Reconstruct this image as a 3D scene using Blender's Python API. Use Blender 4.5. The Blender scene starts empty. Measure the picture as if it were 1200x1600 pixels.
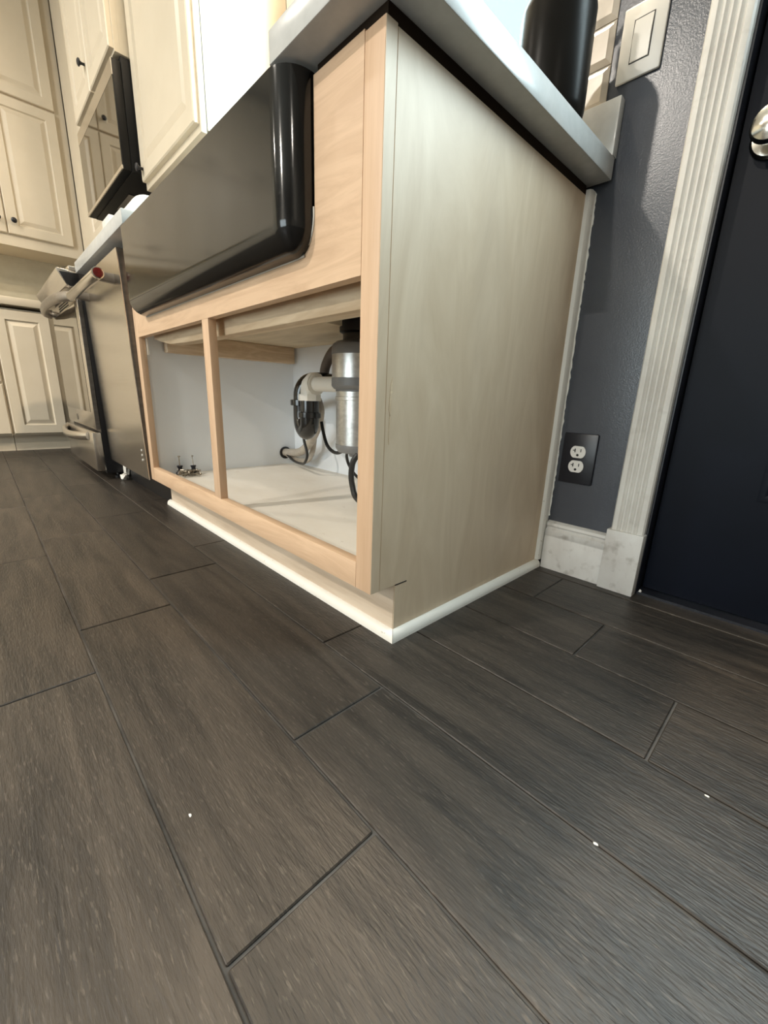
import bpy, bmesh, math, random
from mathutils import Vector, Matrix
random.seed(7)
S = bpy.context.scene
COL = S.collection

# ------------------------------------------------------------------ camera
CAM_R = ((0.68943794, 0.723536, 0.03421967),
         (0.21595354, -0.16022323, -0.96316799),
         (-0.69140393, 0.67143442, -0.26671413))
CAM_C = (0.45998843, -0.42141634, 0.4219152)
cam_d = bpy.data.cameras.new('camera')
cam = bpy.data.objects.new('camera', cam_d)
COL.objects.link(cam)
r, d, f = CAM_R
M = Matrix(((r[0], -d[0], -f[0], CAM_C[0]), (r[1], -d[1], -f[1], CAM_C[1]), (r[2], -d[2], -f[2], CAM_C[2]), (0, 0, 0, 1)))
cam.matrix_world = M
cam_d.sensor_fit = 'HORIZONTAL'
cam_d.sensor_width = 36.0
cam_d.lens = 36.0 * 643.62 / 1200.0
cam_d.clip_start = 0.02
S.camera = cam
S.cycles.max_bounces = 14
S.cycles.diffuse_bounces = 8

# ------------------------------------------------------------------ world, daylight, exposure
W = bpy.data.worlds.new('sky')
S.world = W
W.use_nodes = True
bg = W.node_tree.nodes['Background']
bg.inputs['Color'].default_value = (0.62, 0.95, 1.0, 1)
bg.inputs['Strength'].default_value = 1.4
vs = S.view_settings
vs.view_transform = 'Standard'
vs.look = 'None'
vs.gamma = 1.0
vs.use_curve_mapping = False
vs.exposure = 0.0

def area_light(name, loc, target, sx, sy, power, color, spread=180):
    l = bpy.data.lights.new(name, 'AREA')
    l.shape = 'RECTANGLE'; l.size = sx; l.size_y = sy
    l.energy = power; l.color = color; l.spread = math.radians(spread)
    o = bpy.data.objects.new(name, l)
    COL.objects.link(o)
    o.location = loc
    o.rotation_euler = (Vector(target) - Vector(loc)).to_track_quat('-Z', 'Y').to_euler()
    return o
# daylight through the window over the sink, the glazed upper half of the navy door and added, unseen patio doors that brighten the cabinet interior
area_light('window_daylight', (-0.63, 0.86, 1.75), (-0.63, 0.0, 1.55), 0.9, 1.1, 60, (0.70, 0.93, 1.0))
area_light('door_daylight', (0.66, 0.78, 1.54), (0.66, 0.0, 1.25), 0.60, 0.87, 60, (0.78, 0.95, 1.0))
area_light('patio_fill', (-0.2, -6.80, 1.12), (-0.2, 0.0, 1.0), 3.2, 2.1, 140, (0.88, 0.96, 1.0))
WARM, NEUTRAL = (1.0, 0.80, 0.56), (1.0, 0.925, 0.82)
LAMPS = [(-1.28, -2.8, 115, NEUTRAL), (-2.35, -1.2, 16, NEUTRAL), (-0.72, 0.30, 55, WARM), (-0.2, -5.4, 210, NEUTRAL), (-2.9, -4.2, 30, NEUTRAL), (3.4, -3.2, 45, NEUTRAL)]  # rearmost lamp is an added, unseen fill for the cabinet interior
LAMP_COL = NEUTRAL

# ------------------------------------------------------------------ materials
MATS = {}
def mat(name, c1, c2=None, rough=0.5, metal=0.0, scale=(8, 8, 8), detail=4, lo=0.35, hi=0.65, bump=0.0, bump_scale=None,
        spots=None, coat=0.0, spec=0.5, rough_var=0.0, distort=0.0, rnd=0.0, aniso=0.0, local=False):
    m = bpy.data.materials.new(name)
    m.use_nodes = True
    nt = m.node_tree; N = nt.nodes; L = nt.links
    b = N['Principled BSDF']
    b.inputs['Roughness'].default_value = rough
    b.inputs['Metallic'].default_value = metal
    b.inputs['Specular IOR Level'].default_value = spec
    b.inputs['Coat Weight'].default_value = coat
    b.inputs['Coat Roughness'].default_value = 0.05
    b.inputs['Anisotropic'].default_value = aniso
    geo = N.new('ShaderNodeNewGeometry')
    mp = N.new('ShaderNodeMapping')
    mp.inputs['Scale'].default_value = scale
    L.new(geo.outputs['Position'], mp.inputs['Vector'])
    if rnd:
        oi = N.new('ShaderNodeObjectInfo')
        off = N.new('ShaderNodeVectorMath'); off.operation = 'SCALE'; off.inputs[0].default_value = (37, 19, 53)
        L.new(oi.outputs['Random'], off.inputs['Scale'])
        L.new(off.outputs[0], mp.inputs['Location'])
    nz = N.new('ShaderNodeTexNoise')
    nz.inputs['Scale'].default_value = 1.0; nz.inputs['Detail'].default_value = detail
    nz.inputs['Roughness'].default_value = 0.6; nz.inputs['Distortion'].default_value = distort
    L.new(mp.outputs[0], nz.inputs['Vector'])
    col_out = None
    c2 = c2 or tuple(x * 0.93 for x in c1)
    rp = N.new('ShaderNodeValToRGB')
    rp.color_ramp.elements[0].position = lo; rp.color_ramp.elements[0].color = (*c2, 1)
    rp.color_ramp.elements[1].position = hi; rp.color_ramp.elements[1].color = (*c1, 1)
    L.new(nz.outputs['Fac'], rp.inputs['Fac'])
    col_out = rp.outputs['Color']
    if spots:      # (colour, scale, threshold, softness, strength)
        sc, ssc, th, soft, stg = spots
        n2 = N.new('ShaderNodeTexNoise'); n2.inputs['Detail'].default_value = 5
        m2 = N.new('ShaderNodeMapping'); m2.inputs['Scale'].default_value = ssc if isinstance(ssc, tuple) else (ssc,) * 3
        m2.inputs['Location'].default_value = (3.1, 1.7, 9.2)
        L.new(geo.outputs['Position'], m2.inputs['Vector']); L.new(m2.outputs[0], n2.inputs['Vector'])
        n2.inputs['Scale'].default_value = 1.0
        r2 = N.new('ShaderNodeMapRange'); r2.inputs['From Min'].default_value = th; r2.inputs['From Max'].default_value = th + soft
        r2.inputs['To Max'].default_value = stg
        L.new(n2.outputs['Fac'], r2.inputs['Value'])
        mx = N.new('ShaderNodeMix'); mx.data_type = 'RGBA'
        L.new(r2.outputs[0], mx.inputs['Factor']); L.new(col_out, mx.inputs['A']); mx.inputs['B'].default_value = (*sc, 1)
        col_out = mx.outputs['Result']
        if rough_var:
            r3 = N.new('ShaderNodeMapRange'); r3.inputs['To Min'].default_value = rough; r3.inputs['To Max'].default_value = rough + rough_var
            L.new(r2.outputs[0], r3.inputs['Value']); L.new(r3.outputs[0], b.inputs['Roughness'])
    elif rough_var:
        r3 = N.new('ShaderNodeMapRange'); r3.inputs['From Min'].default_value = 0.3; r3.inputs['From Max'].default_value = 0.7
        r3.inputs['To Min'].default_value = rough - rough_var; r3.inputs['To Max'].default_value = rough + rough_var
        L.new(nz.outputs['Fac'], r3.inputs['Value']); L.new(r3.outputs[0], b.inputs['Roughness'])
    if rnd:
        hs = N.new('ShaderNodeHueSaturation')
        r4 = N.new('ShaderNodeMapRange'); r4.inputs['To Min'].default_value = 1 - rnd; r4.inputs['To Max'].default_value = 1 + rnd
        L.new(oi.outputs['Random'], r4.inputs['Value']); L.new(r4.outputs[0], hs.inputs['Value']); L.new(col_out, hs.inputs['Color'])
        col_out = hs.outputs['Color']
    L.new(col_out, b.inputs['Base Color'])
    if bump:
        bp = N.new('ShaderNodeBump'); bp.inputs['Strength'].default_value = bump; bp.inputs['Distance'].default_value = 0.002
        src = nz
        if bump_scale:
            m3 = N.new('ShaderNodeMapping'); m3.inputs['Scale'].default_value = bump_scale
            L.new(geo.outputs['Position'], m3.inputs['Vector'])
            if rnd: L.new(off.outputs[0], m3.inputs['Location'])
            src = N.new('ShaderNodeTexNoise'); src.inputs['Scale'].default_value = 1.0; src.inputs['Detail'].default_value = 5
            L.new(m3.outputs[0], src.inputs['Vector'])
        L.new(src.outputs['Fac'], bp.inputs['Height']); L.new(bp.outputs[0], b.inputs['Normal'])
    MATS[name] = m
    return m

def emission(name, color, strength):
    m = bpy.data.materials.new(name); m.use_nodes = True
    nt = m.node_tree; nt.nodes.remove(nt.nodes['Principled BSDF'])
    e = nt.nodes.new('ShaderNodeEmission'); e.inputs['Color'].default_value = (*color, 1); e.inputs['Strength'].default_value = strength
    nt.links.new(e.outputs[0], nt.nodes['Material Output'].inputs['Surface'])
    return m

def thin_glass(name):
    m = bpy.data.materials.new(name); m.use_nodes = True
    nt = m.node_tree; nt.nodes.remove(nt.nodes['Principled BSDF'])
    t = nt.nodes.new('ShaderNodeBsdfTransparent'); g = nt.nodes.new('ShaderNodeBsdfGlossy'); g.inputs['Roughness'].default_value = 0.02
    lw = nt.nodes.new('ShaderNodeLayerWeight')
    pw = nt.nodes.new('ShaderNodeMath'); pw.operation = 'POWER'; pw.inputs[1].default_value = 4.0
    nt.links.new(lw.outputs['Facing'], pw.inputs[0])
    fr = nt.nodes.new('ShaderNodeMapRange'); fr.inputs['To Min'].default_value = 0.05; fr.inputs['To Max'].default_value = 0.5
    nt.links.new(pw.outputs[0], fr.inputs['Value'])
    mx = nt.nodes.new('ShaderNodeMixShader')
    nt.links.new(fr.outputs[0], mx.inputs[0]); nt.links.new(t.outputs[0], mx.inputs[1]); nt.links.new(g.outputs[0], mx.inputs[2])
    nt.links.new(mx.outputs[0], nt.nodes['Material Output'].inputs['Surface'])
    return m

m_tile = mat('wood_look_tile', (0.055, 0.0445, 0.0355), (0.021, 0.0178, 0.0152), rough=0.42, spec=0.38, scale=(4, 34, 5), detail=9, lo=0.36, hi=0.68, bump=0.6,
             bump_scale=(60, 330, 40), spots=((0.12, 0.10, 0.082), (70, 400, 8), 0.585, 0.09, 0.42), rnd=0.10, distort=0.8)
m_grout = mat('grout', (0.09, 0.082, 0.075), (0.03, 0.028, 0.026), rough=0.9, scale=(9, 9, 9))
m_maple_v = mat('maple_upright', (0.68, 0.475, 0.315), (0.59, 0.395, 0.25), rough=0.5, scale=(60, 60, 4), detail=5, bump=0.06)
m_maple_h = mat('maple_level', (0.69, 0.485, 0.32), (0.59, 0.40, 0.255), rough=0.5, scale=(2.6, 20, 22), detail=6, distort=2.4, lo=0.36, hi=0.6, bump=0.05)
m_ply_side = mat('birch_side', (0.70, 0.57, 0.415), (0.60, 0.47, 0.325), rough=0.5, scale=(9, 11, 2.6), detail=7, distort=2.2, lo=0.3, hi=0.7,
                 spots=((0.55, 0.44, 0.32), (6, 7, 3.2), 0.56, 0.16, 0.4), bump=0.04, bump_scale=(60, 90, 6))
m_toe = mat('toe_kick_board', (0.60, 0.50, 0.39), (0.48, 0.38, 0.28), rough=0.6, scale=(4, 30, 40), detail=5)
m_melamine = mat('white_melamine', (0.85, 0.89, 0.93), (0.81, 0.85, 0.89), rough=0.4, scale=(3, 3, 3))
m_cab_floor = mat('cabinet_floor', (0.86, 0.82, 0.74), (0.80, 0.75, 0.66), rough=0.4, scale=(3, 8, 3), spots=((0.45, 0.38, 0.3), 60, 0.70, 0.03, 0.5))
m_lumber = mat('rough_lumber', (0.74, 0.60, 0.42), (0.56, 0.42, 0.27), rough=0.75, scale=(5, 30, 40), detail=6, distort=1.2, bump=0.3)
m_lumber_y = mat('rough_lumber_crosswise', (0.72, 0.57, 0.40), (0.50, 0.36, 0.23), rough=0.75, scale=(30, 4, 40), detail=6, distort=1.2, bump=0.3)
m_ply = mat('plywood', (0.68, 0.56, 0.39), (0.56, 0.45, 0.30), rough=0.75, scale=(7, 22, 20), detail=6)
m_sink = mat('black_enamel_sink', (0.010, 0.010, 0.010), (0.006, 0.006, 0.006), rough=0.115, coat=0.0, spec=0.5, spots=((0.016, 0.015, 0.013), (45, 45, 70), 0.60, 0.08, 0.5), rough_var=0.14)
m_counter = mat('grey_quartz', (0.56, 0.57, 0.56), (0.51, 0.52, 0.51), rough=0.24, scale=(40, 40, 40))
m_steel = mat('brushed_stainless', (0.74, 0.70, 0.64), (0.66, 0.62, 0.57), rough=0.24, metal=1.0, scale=(3, 3, 160), detail=3, lo=0.2, hi=0.8)
m_steel_m = mat('satin_stainless', (0.40, 0.36, 0.32), (0.34, 0.31, 0.28), rough=0.42, metal=1.0, scale=(40, 40, 60))
m_steel_d = mat('door_edge_steel', (0.22, 0.21, 0.20), (0.17, 0.16, 0.15), rough=0.35, metal=1.0, scale=(3, 3, 60))
m_chrome = mat('satin_nickel', (0.72, 0.68, 0.60), (0.66, 0.62, 0.55), rough=0.16, metal=1.0)
m_red = mat('dark_red_enamel', (0.16, 0.015, 0.012), (0.09, 0.01, 0.01), rough=0.2, scale=(90, 90, 90), coat=0.5)
m_black = mat('black_enamel', (0.012, 0.012, 0.014), (0.008, 0.008, 0.009), rough=0.30)
m_blackglass = mat('dark_glass', (0.020, 0.019, 0.017), (0.016, 0.015, 0.014), rough=0.03, spec=1.0, coat=1.0)
m_mirrorglass = mat('mirror_tint_glass', (0.33, 0.31, 0.27), (0.31, 0.29, 0.25), rough=0.03, metal=1.0)
m_cream = mat('cream_cabinet_paint', (0.70, 0.62, 0.49), (0.67, 0.59, 0.46), rough=0.38, scale=(6, 6, 6))
m_creamgap = mat('cabinet_gap', (0.16, 0.13, 0.09), (0.12, 0.10, 0.07), rough=0.8)
m_beige = mat('beige_backsplash', (0.62, 0.57, 0.44), (0.55, 0.50, 0.38), rough=0.3, scale=(10, 10, 14))
m_wall = mat('slate_blue_paint', (0.066, 0.072, 0.086), (0.056, 0.062, 0.075), rough=0.25, scale=(5, 5, 5), bump=0.16, bump_scale=(330, 330, 330))
m_door = mat('navy_door_paint', (0.0018, 0.0032, 0.008), (0.0013, 0.0024, 0.006), rough=0.40, spec=0.10, scale=(5, 5, 5), bump=0.10, bump_scale=(60, 60, 25))
m_trim = mat('white_trim_paint', (0.66, 0.65, 0.61), (0.58, 0.56, 0.52), rough=0.45, scale=(14, 14, 9), spots=((0.20, 0.165, 0.13), (30, 30, 42), 0.60, 0.2, 0.25))
m_trim_grime = mat('grimy_trim_paint', (0.64, 0.63, 0.60), (0.55, 0.53, 0.50), rough=0.45, scale=(14, 14, 9), spots=((0.20, 0.165, 0.13), (40, 40, 34), 0.55, 0.22, 0.6))
m_trim_clean = mat('white_shoe_paint', (0.83, 0.81, 0.75), (0.80, 0.78, 0.72), rough=0.4, scale=(14, 14, 9), spots=((0.35, 0.28, 0.2), 130, 0.70, 0.02, 0.6))
m_plate_k = mat('black_plastic', (0.010, 0.011, 0.017), (0.008, 0.009, 0.013), rough=0.35)
m_plate_w = mat('ivory_plastic', (0.62, 0.60, 0.55), (0.60, 0.58, 0.53), rough=0.35)
m_recept = mat('white_plastic', (0.74, 0.73, 0.70), (0.72, 0.71, 0.68), rough=0.35)
m_pvc = mat('white_pvc', (0.80, 0.78, 0.72), (0.76, 0.74, 0.68), rough=0.4)
m_abs = mat('black_abs_pipe', (0.012, 0.012, 0.013), (0.008, 0.008, 0.008), rough=0.16, coat=0.3)
m_hose = mat('corrugated_hose', (0.50, 0.45, 0.38), (0.40, 0.35, 0.29), rough=0.5, scale=(60, 60, 60))
m_hose_d = mat('brown_hose', (0.16, 0.12, 0.09), (0.11, 0.08, 0.06), rough=0.5)
m_cord = mat('black_rubber', (0.012, 0.012, 0.012), (0.009, 0.009, 0.009), rough=0.5)
m_disp = mat('galvanised_shell', (0.62, 0.61, 0.58), (0.44, 0.43, 0.41), rough=0.33, metal=0.85, scale=(50, 50, 70), lo=0.3, hi=0.7)
m_dispband = mat('grey_band', (0.20, 0.20, 0.20), (0.16, 0.16, 0.16), rough=0.45)
m_bottle = mat('dark_bottle', (0.010, 0.009, 0.008), (0.008, 0.007, 0.006), rough=0.30, spec=0.05)
m_mwblack = mat('matte_black_casing', (0.008, 0.008, 0.008), (0.006, 0.006, 0.006), rough=0.5, spec=0.2)
m_mwglass = mat('dark_mirror_glass', (0.20, 0.19, 0.165), (0.19, 0.18, 0.155), rough=0.03, metal=1.0)
m_subway = mat('ivory_tile', (0.64, 0.57, 0.48), (0.58, 0.51, 0.42), rough=0.25, scale=(22, 22, 22), detail=3, rnd=0.06)
m_paper = mat('white_paper', (0.82, 0.80, 0.74), (0.74, 0.71, 0.64), rough=0.8, scale=(50, 50, 50), bump=0.3)
m_screw = mat('zinc_screw', (0.42, 0.38, 0.31), (0.26, 0.22, 0.17), rough=0.35, metal=1.0, scale=(300, 300, 300))
m_darkgap = mat('gap_shade_strip', (0.030, 0.020, 0.013), (0.02, 0.013, 0.009), rough=0.8, spec=0.1)  # dark tone stands in for the shade under the counter
m_slot = mat('slot_black', (0.004, 0.004, 0.004), rough=0.6)
m_ceil = mat('ceiling_paint', (0.74, 0.70, 0.62), (0.72, 0.68, 0.60), rough=0.9)
m_roomwall = mat('warm_grey_wall', (0.30, 0.28, 0.25), (0.28, 0.26, 0.23), rough=0.7)
m_glass = thin_glass('window_glass')
m_lamp = emission('lamp_lens', LAMP_COL, 14)
m_caulk = mat('caulk', (0.60, 0.57, 0.50), (0.5, 0.47, 0.41), rough=0.5)

# ------------------------------------------------------------------ mesh helpers
ORG = {}
class MB:
    def __init__(s): s.v = []; s.f = []
    def add(s, verts, faces):
        o = len(s.v); s.v += [tuple(p) for p in verts]; s.f += [tuple(i + o for i in fc) for fc in faces]; return s
    def box(s, x0, x1, y0, y1, z0, z1):
        return s.add([(x0, y0, z0), (x1, y0, z0), (x1, y1, z0), (x0, y1, z0), (x0, y0, z1), (x1, y0, z1), (x1, y1, z1), (x0, y1, z1)],
                     [(3, 2, 1, 0), (4, 5, 6, 7), (0, 1, 5, 4), (1, 2, 6, 5), (2, 3, 7, 6), (3, 0, 4, 7)])
    def prism(s, poly, axis, a0, a1):
        # poly in the two remaining axes, in order x,y,z
        def mk(p, a):
            return {'x': (a, p[0], p[1]), 'y': (p[0], a, p[1]), 'z': (p[0], p[1], a)}[axis]
        n = len(poly)
        vs_ = [mk(p, a0) for p in poly] + [mk(p, a1) for p in poly]
        fs = [tuple(range(n)), tuple(range(2 * n - 1, n - 1, -1))] + [(i, (i + 1) % n, n + (i + 1) % n, n + i) for i in range(n)]
        return s.add(vs_, fs)
    def lathe(s, prof, c, axis='z', seg=24):
        # prof: list of (radius, along)
        vs_ = []; fs = []
        for (rr, a) in prof:
            for k in range(seg):
                t = 2 * math.pi * k / seg; u, w = rr * math.cos(t), rr * math.sin(t)
                p = {'z': (u, w, a), 'y': (u, a, w), 'x': (a, u, w)}[axis]
                vs_.append((c[0] + p[0], c[1] + p[1], c[2] + p[2]))
        n = len(prof)
        for i in range(n - 1):
            for k in range(seg):
                k2 = (k + 1) % seg
                fs.append((i * seg + k, i * seg + k2, (i + 1) * seg + k2, (i + 1) * seg + k))
        fs.append(tuple(range(seg - 1, -1, -1))); fs.append(tuple((n - 1) * seg + k for k in range(seg)))
        return s.add(vs_, fs)
    def tube(s, pts, rad, seg=10, smooth=4, flat=1.0):
        P = [Vector(p) for p in pts]
        if smooth and len(P) > 2:
            Q = []
            for i in range(len(P) - 1):
                p0 = P[max(i - 1, 0)]; p1 = P[i]; p2 = P[i + 1]; p3 = P[min(i + 2, len(P) - 1)]
                for j in range(smooth):
                    t = j / smooth
                    Q.append(0.5 * ((2 * p1) + (p2 - p0) * t + (2 * p0 - 5 * p1 + 4 * p2 - p3) * t * t + (3 * p1 - p0 - 3 * p2 + p3) * t ** 3))
            Q.append(P[-1]); P = Q
        n = len(P); vs_ = []; fs = []
        t0 = (P[1] - P[0]).normalized()
        up = Vector((0, 0, 1)) if abs(t0.z) < 0.9 else Vector((0, 1, 0))
        nrm = (up - t0 * up.dot(t0)).normalized()
        for i in range(n):
            t = (P[min(i + 1, n - 1)] - P[max(i - 1, 0)]).normalized()
            nrm = (nrm - t * nrm.dot(t)).normalized()
            b = t.cross(nrm)
            rr = rad[min(i * len(rad) // n, len(rad) - 1)] if isinstance(rad, (list, tuple)) else rad
            for k in range(seg):
                a = 2 * math.pi * k / seg
                vs_.append(P[i] + nrm * (math.cos(a) * rr * flat) + b * (math.sin(a) * rr))
        for i in range(n - 1):
            for k in range(seg):
                k2 = (k + 1) % seg
                fs.append((i * seg + k, i * seg + k2, (i + 1) * seg + k2, (i + 1) * seg + k))
        fs.append(tuple(range(seg - 1, -1, -1))); fs.append(tuple((n - 1) * seg + k for k in range(seg)))
        return s.add(vs_, fs)
    def rings(s, rects, axis, depth_sign=1):
        # concentric rectangles (a0,a1,b0,b1,depth) building a moulded front; closed at the last ring
        vs_ = []; fs = []
        for (a0, a1, b0, b1, dp) in rects:
            for (a, b) in ((a0, b0), (a1, b0), (a1, b1), (a0, b1)):
                vs_.append({'y': (a, dp, b), 'x': (dp, a, b)}[axis])
        n = len(rects)
        for i in range(n - 1):
            for k in range(4):
                k2 = (k + 1) % 4
                fs.append((i * 4 + k, i * 4 + k2, (i + 1) * 4 + k2, (i + 1) * 4 + k))
        fs.append(tuple((n - 1) * 4 + k for k in range(4))); fs.append((3, 2, 1, 0))
        return s.add(vs_, fs)
    def mesh(s, name, origin=(0, 0, 0), bevel=0.0, seg=2, smooth=True, angle=35, bevel_sel=None):
        bm = bmesh.new()
        vv = [bm.verts.new((p[0] - origin[0], p[1] - origin[1], p[2] - origin[2])) for p in s.v]
        for fc in s.f:
            try: bm.faces.new([vv[i] for i in fc])
            except ValueError: pass
        bmesh.ops.recalc_face_normals(bm, faces=bm.faces)
        if bevel:
            es = [e for e in bm.edges if len(e.link_faces) == 2 and e.calc_face_angle(0) > 0.5]
            if bevel_sel: es = [e for e in es if bevel_sel(Vector(origin) + e.verts[0].co, Vector(origin) + e.verts[1].co)]
            bmesh.ops.bevel(bm, geom=es, offset=bevel, segments=seg, profile=0.5, affect='EDGES', clamp_overlap=True)
        me = bpy.data.meshes.new(name)
        bm.to_mesh(me); bm.free()
        if smooth:
            for p in me.polygons: p.use_smooth = True
            me.set_sharp_from_angle(angle=math.radians(angle))
        return me
    def build(s, name, material, parent=None, **kw):
        org = ORG[parent.name] if parent else (0, 0, 0)
        if parent is None and s.v:
            xs, ys, zs = zip(*s.v)
            org = ((min(xs) + max(xs)) / 2, (min(ys) + max(ys)) / 2, min(zs))
        me = s.mesh(name, org, **kw)
        me.materials.append(material)
        o = bpy.data.objects.new(name, me)
        COL.objects.link(o)
        if parent: o.parent = parent
        else: o.location = org
        ORG[o.name] = org
        return o

def thing(name, loc, label=None, cat=None, group=None, kind=None):
    o = bpy.data.objects.new(name, None); COL.objects.link(o); o.location = loc; o.empty_display_size = 0.05
    ORG[o.name] = tuple(loc)
    return tag(o, label, cat, group, kind)
def tag(o, label=None, cat=None, group=None, kind=None):
    if label: o['label'] = label
    if cat: o['category'] = cat
    if group: o['group'] = group
    if kind: o['kind'] = kind
    return o
def box(name, m, parent, x0, x1, y0, y1, z0, z1, bevel=0.0, **kw):
    return MB().box(x0, x1, y0, y1, z0, z1).build(name, m, parent, bevel=bevel, **kw)
def arc(cx, cy, rr, a0, a1, n):
    return [(cx + rr * math.cos(math.radians(a0 + (a1 - a0) * i / n)), cy + rr * math.sin(math.radians(a0 + (a1 - a0) * i / n))) for i in range(n + 1)]

WALL = 0.62        # wall behind the sink run
CEIL = 2.95
FARX = -3.76       # far wall, end of the kitchen
RX, FY = 4.2, -6.6

# ------------------------------------------------------------------ floor of wood-look tiles
fl = box('floor', m_grout, None, FARX - 0.1, RX + 0.1, FY - 0.1, WALL + 0.5, -0.06, -0.0026)
tag(fl, 'dark wood-look plank tile floor with staggered end joints', 'floor', kind='structure')
TW, TL, GAP = 0.1545, 0.62, 0.0032
tile_me = MB().box(GAP / 2, TL - GAP / 2, GAP / 2, TW - GAP / 2, -0.008, 0).mesh('floor_tile', bevel=0.0012, seg=1)
tile_me.materials.append(m_tile)
y0 = -0.2; i = 0
for row in range(-14, 6):
    yy = -0.2 + row * TW
    off = 0.083 - 0.153 * row
    off = off % TL
    k0 = math.floor((-3.3 - off) / TL); k1 = math.ceil((1.5 - off) / TL)
    for k in range(k0, k1):
        xx = off + k * TL
        o = bpy.data.objects.new('floor_tile', tile_me); COL.objects.link(o)
        o.parent = fl
        o.location = (xx - ORG[fl.name][0], yy - ORG[fl.name][1], 0 - ORG[fl.name][2])
        o.rotation_euler = (random.uniform(-0.0012, 0.0012), random.uniform(-0.0006, 0.0006), 0)

# ------------------------------------------------------------------ room shell
WX0, WX1, WZ0, WZ1 = -1.08, -0.15, 1.19, 2.35
DX0, DX1, DZ1 = 0.226, 1.10, 2.08
wb = MB()
wb.box(FARX, WX0, WALL, WALL + 0.12, 0, CEIL).box(WX0, WX1, WALL, WALL + 0.12, 0, WZ0).box(WX0, WX1, WALL, WALL + 0.12, WZ1, CEIL)
wb.box(WX1, DX0, WALL, WALL + 0.12, 0, CEIL).box(DX0, DX1, WALL, WALL + 0.12, DZ1, CEIL).box(DX1, RX, WALL, WALL + 0.12, 0, CEIL)
wall_back = tag(wb.build('wall_back', m_wall), 'slate grey-blue painted wall between cabinet end and door', 'wall', kind='structure')
tag(box('wall_left', m_beige, None, FARX - 0.1, FARX, FY, WALL, 0, CEIL), 'beige wall behind the far cream cabinets', 'wall', kind='structure')
tag(box('wall_right', m_roomwall, None, RX, RX + 0.1, FY, WALL + 0.12, 0, CEIL), 'plain wall far to the right of the navy door', 'wall', kind='structure')
GX0, GX1, GZ0, GZ1 = -1.8, 1.4, 0.05, 2.2
wf = MB().box(FARX, GX0, FY - 0.1, FY, 0, CEIL).box(GX1, RX, FY - 0.1, FY, 0, CEIL).box(GX0, GX1, FY - 0.1, FY, GZ1, CEIL).box(GX0, GX1, FY - 0.1, FY, 0, GZ0)
tag(wf.build('wall_front', m_roomwall), 'plain warm grey wall behind the viewer', 'wall', kind='structure')
w2 = thing('added_window', ((GX0 + GX1) / 2, FY, GZ0), 'added unseen patio doors behind the viewer, letting in fill light', 'window', kind='structure')  # unseen glazing, added so fill light reaches into the sink cabinet
f2 = MB().box(GX0, GX1, FY - 0.08, FY - 0.02, GZ0, GZ0 + 0.06).box(GX0, GX1, FY - 0.08, FY - 0.02, GZ1 - 0.06, GZ1)
for gx in (GX0, (GX0 + GX1) / 2 - 0.03, GX1 - 0.06): f2.box(gx, gx + 0.06, FY - 0.08, FY - 0.02, GZ0 + 0.06, GZ1 - 0.06)
f2.build('window_frame', m_trim_clean, w2)
for (a, b_) in ((GX0 + 0.06, (GX0 + GX1) / 2 - 0.03), ((GX0 + GX1) / 2 + 0.03, GX1 - 0.06)): box('pane', m_glass, w2, a, b_, FY - 0.052, FY - 0.048, GZ0 + 0.06, GZ1 - 0.06)
tag(box('ceiling', m_ceil, None, FARX, RX, FY, WALL + 0.12, CEIL, CEIL + 0.1), 'off-white painted ceiling', 'ceiling', kind='structure')

def window_y(name, x0, x1, z0, z1, y, label):
    w = thing(name, ((x0 + x1) / 2, y, z0), label, 'window', kind='structure')
    fr = MB().box(x0, x0 + 0.04, y + 0.03, y + 0.09, z0, z1).box(x1 - 0.04, x1, y + 0.03, y + 0.09, z0, z1)
    fr.box(x0 + 0.04, x1 - 0.04, y + 0.03, y + 0.09, z0, z0 + 0.045).box(x0 + 0.04, x1 - 0.04, y + 0.03, y + 0.09, z1 - 0.045, z1)
    zm = (z0 + z1) / 2
    fr.box(x0 + 0.04, x1 - 0.04, y + 0.035, y + 0.085, zm - 0.02, zm + 0.02)
    fr.build('window_frame', m_trim_clean, w, bevel=0.003)
    box('pane', m_glass, w, x0 + 0.04, x1 - 0.04, y + 0.058, y + 0.062, z0 + 0.045, zm - 0.02)
    box('pane', m_glass, w, x0 + 0.04, x1 - 0.04, y + 0.048, y + 0.052, zm + 0.02, z1 - 0.045)
    box('window_sill', m_trim_clean, w, x0 - 0.03, x1 + 0.03, y - 0.03, y + 0.03, z0 - 0.022, z0, bevel=0.004)
    return w
window_y('window_1', WX0, WX1, WZ0, WZ1, WALL, 'bright daylight window above the black sink')
# window casing beside the upper cabinet (deep cream jamb)
cas = MB().box(WX0 - 0.10, WX0, WALL - 0.022, WALL, WZ0 - 0.05, WZ1 + 0.09).box(WX0, WX1, WALL - 0.022, WALL, WZ1, WZ1 + 0.09).box(WX1, WX1 + 0.03, WALL - 0.022, WALL, WZ0 - 0.02, WZ1 + 0.09)
tag(cas.build('trim_1', m_cream, bevel=0.003), 'cream casing around the window above the sink', 'trim', kind='structure')

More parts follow.
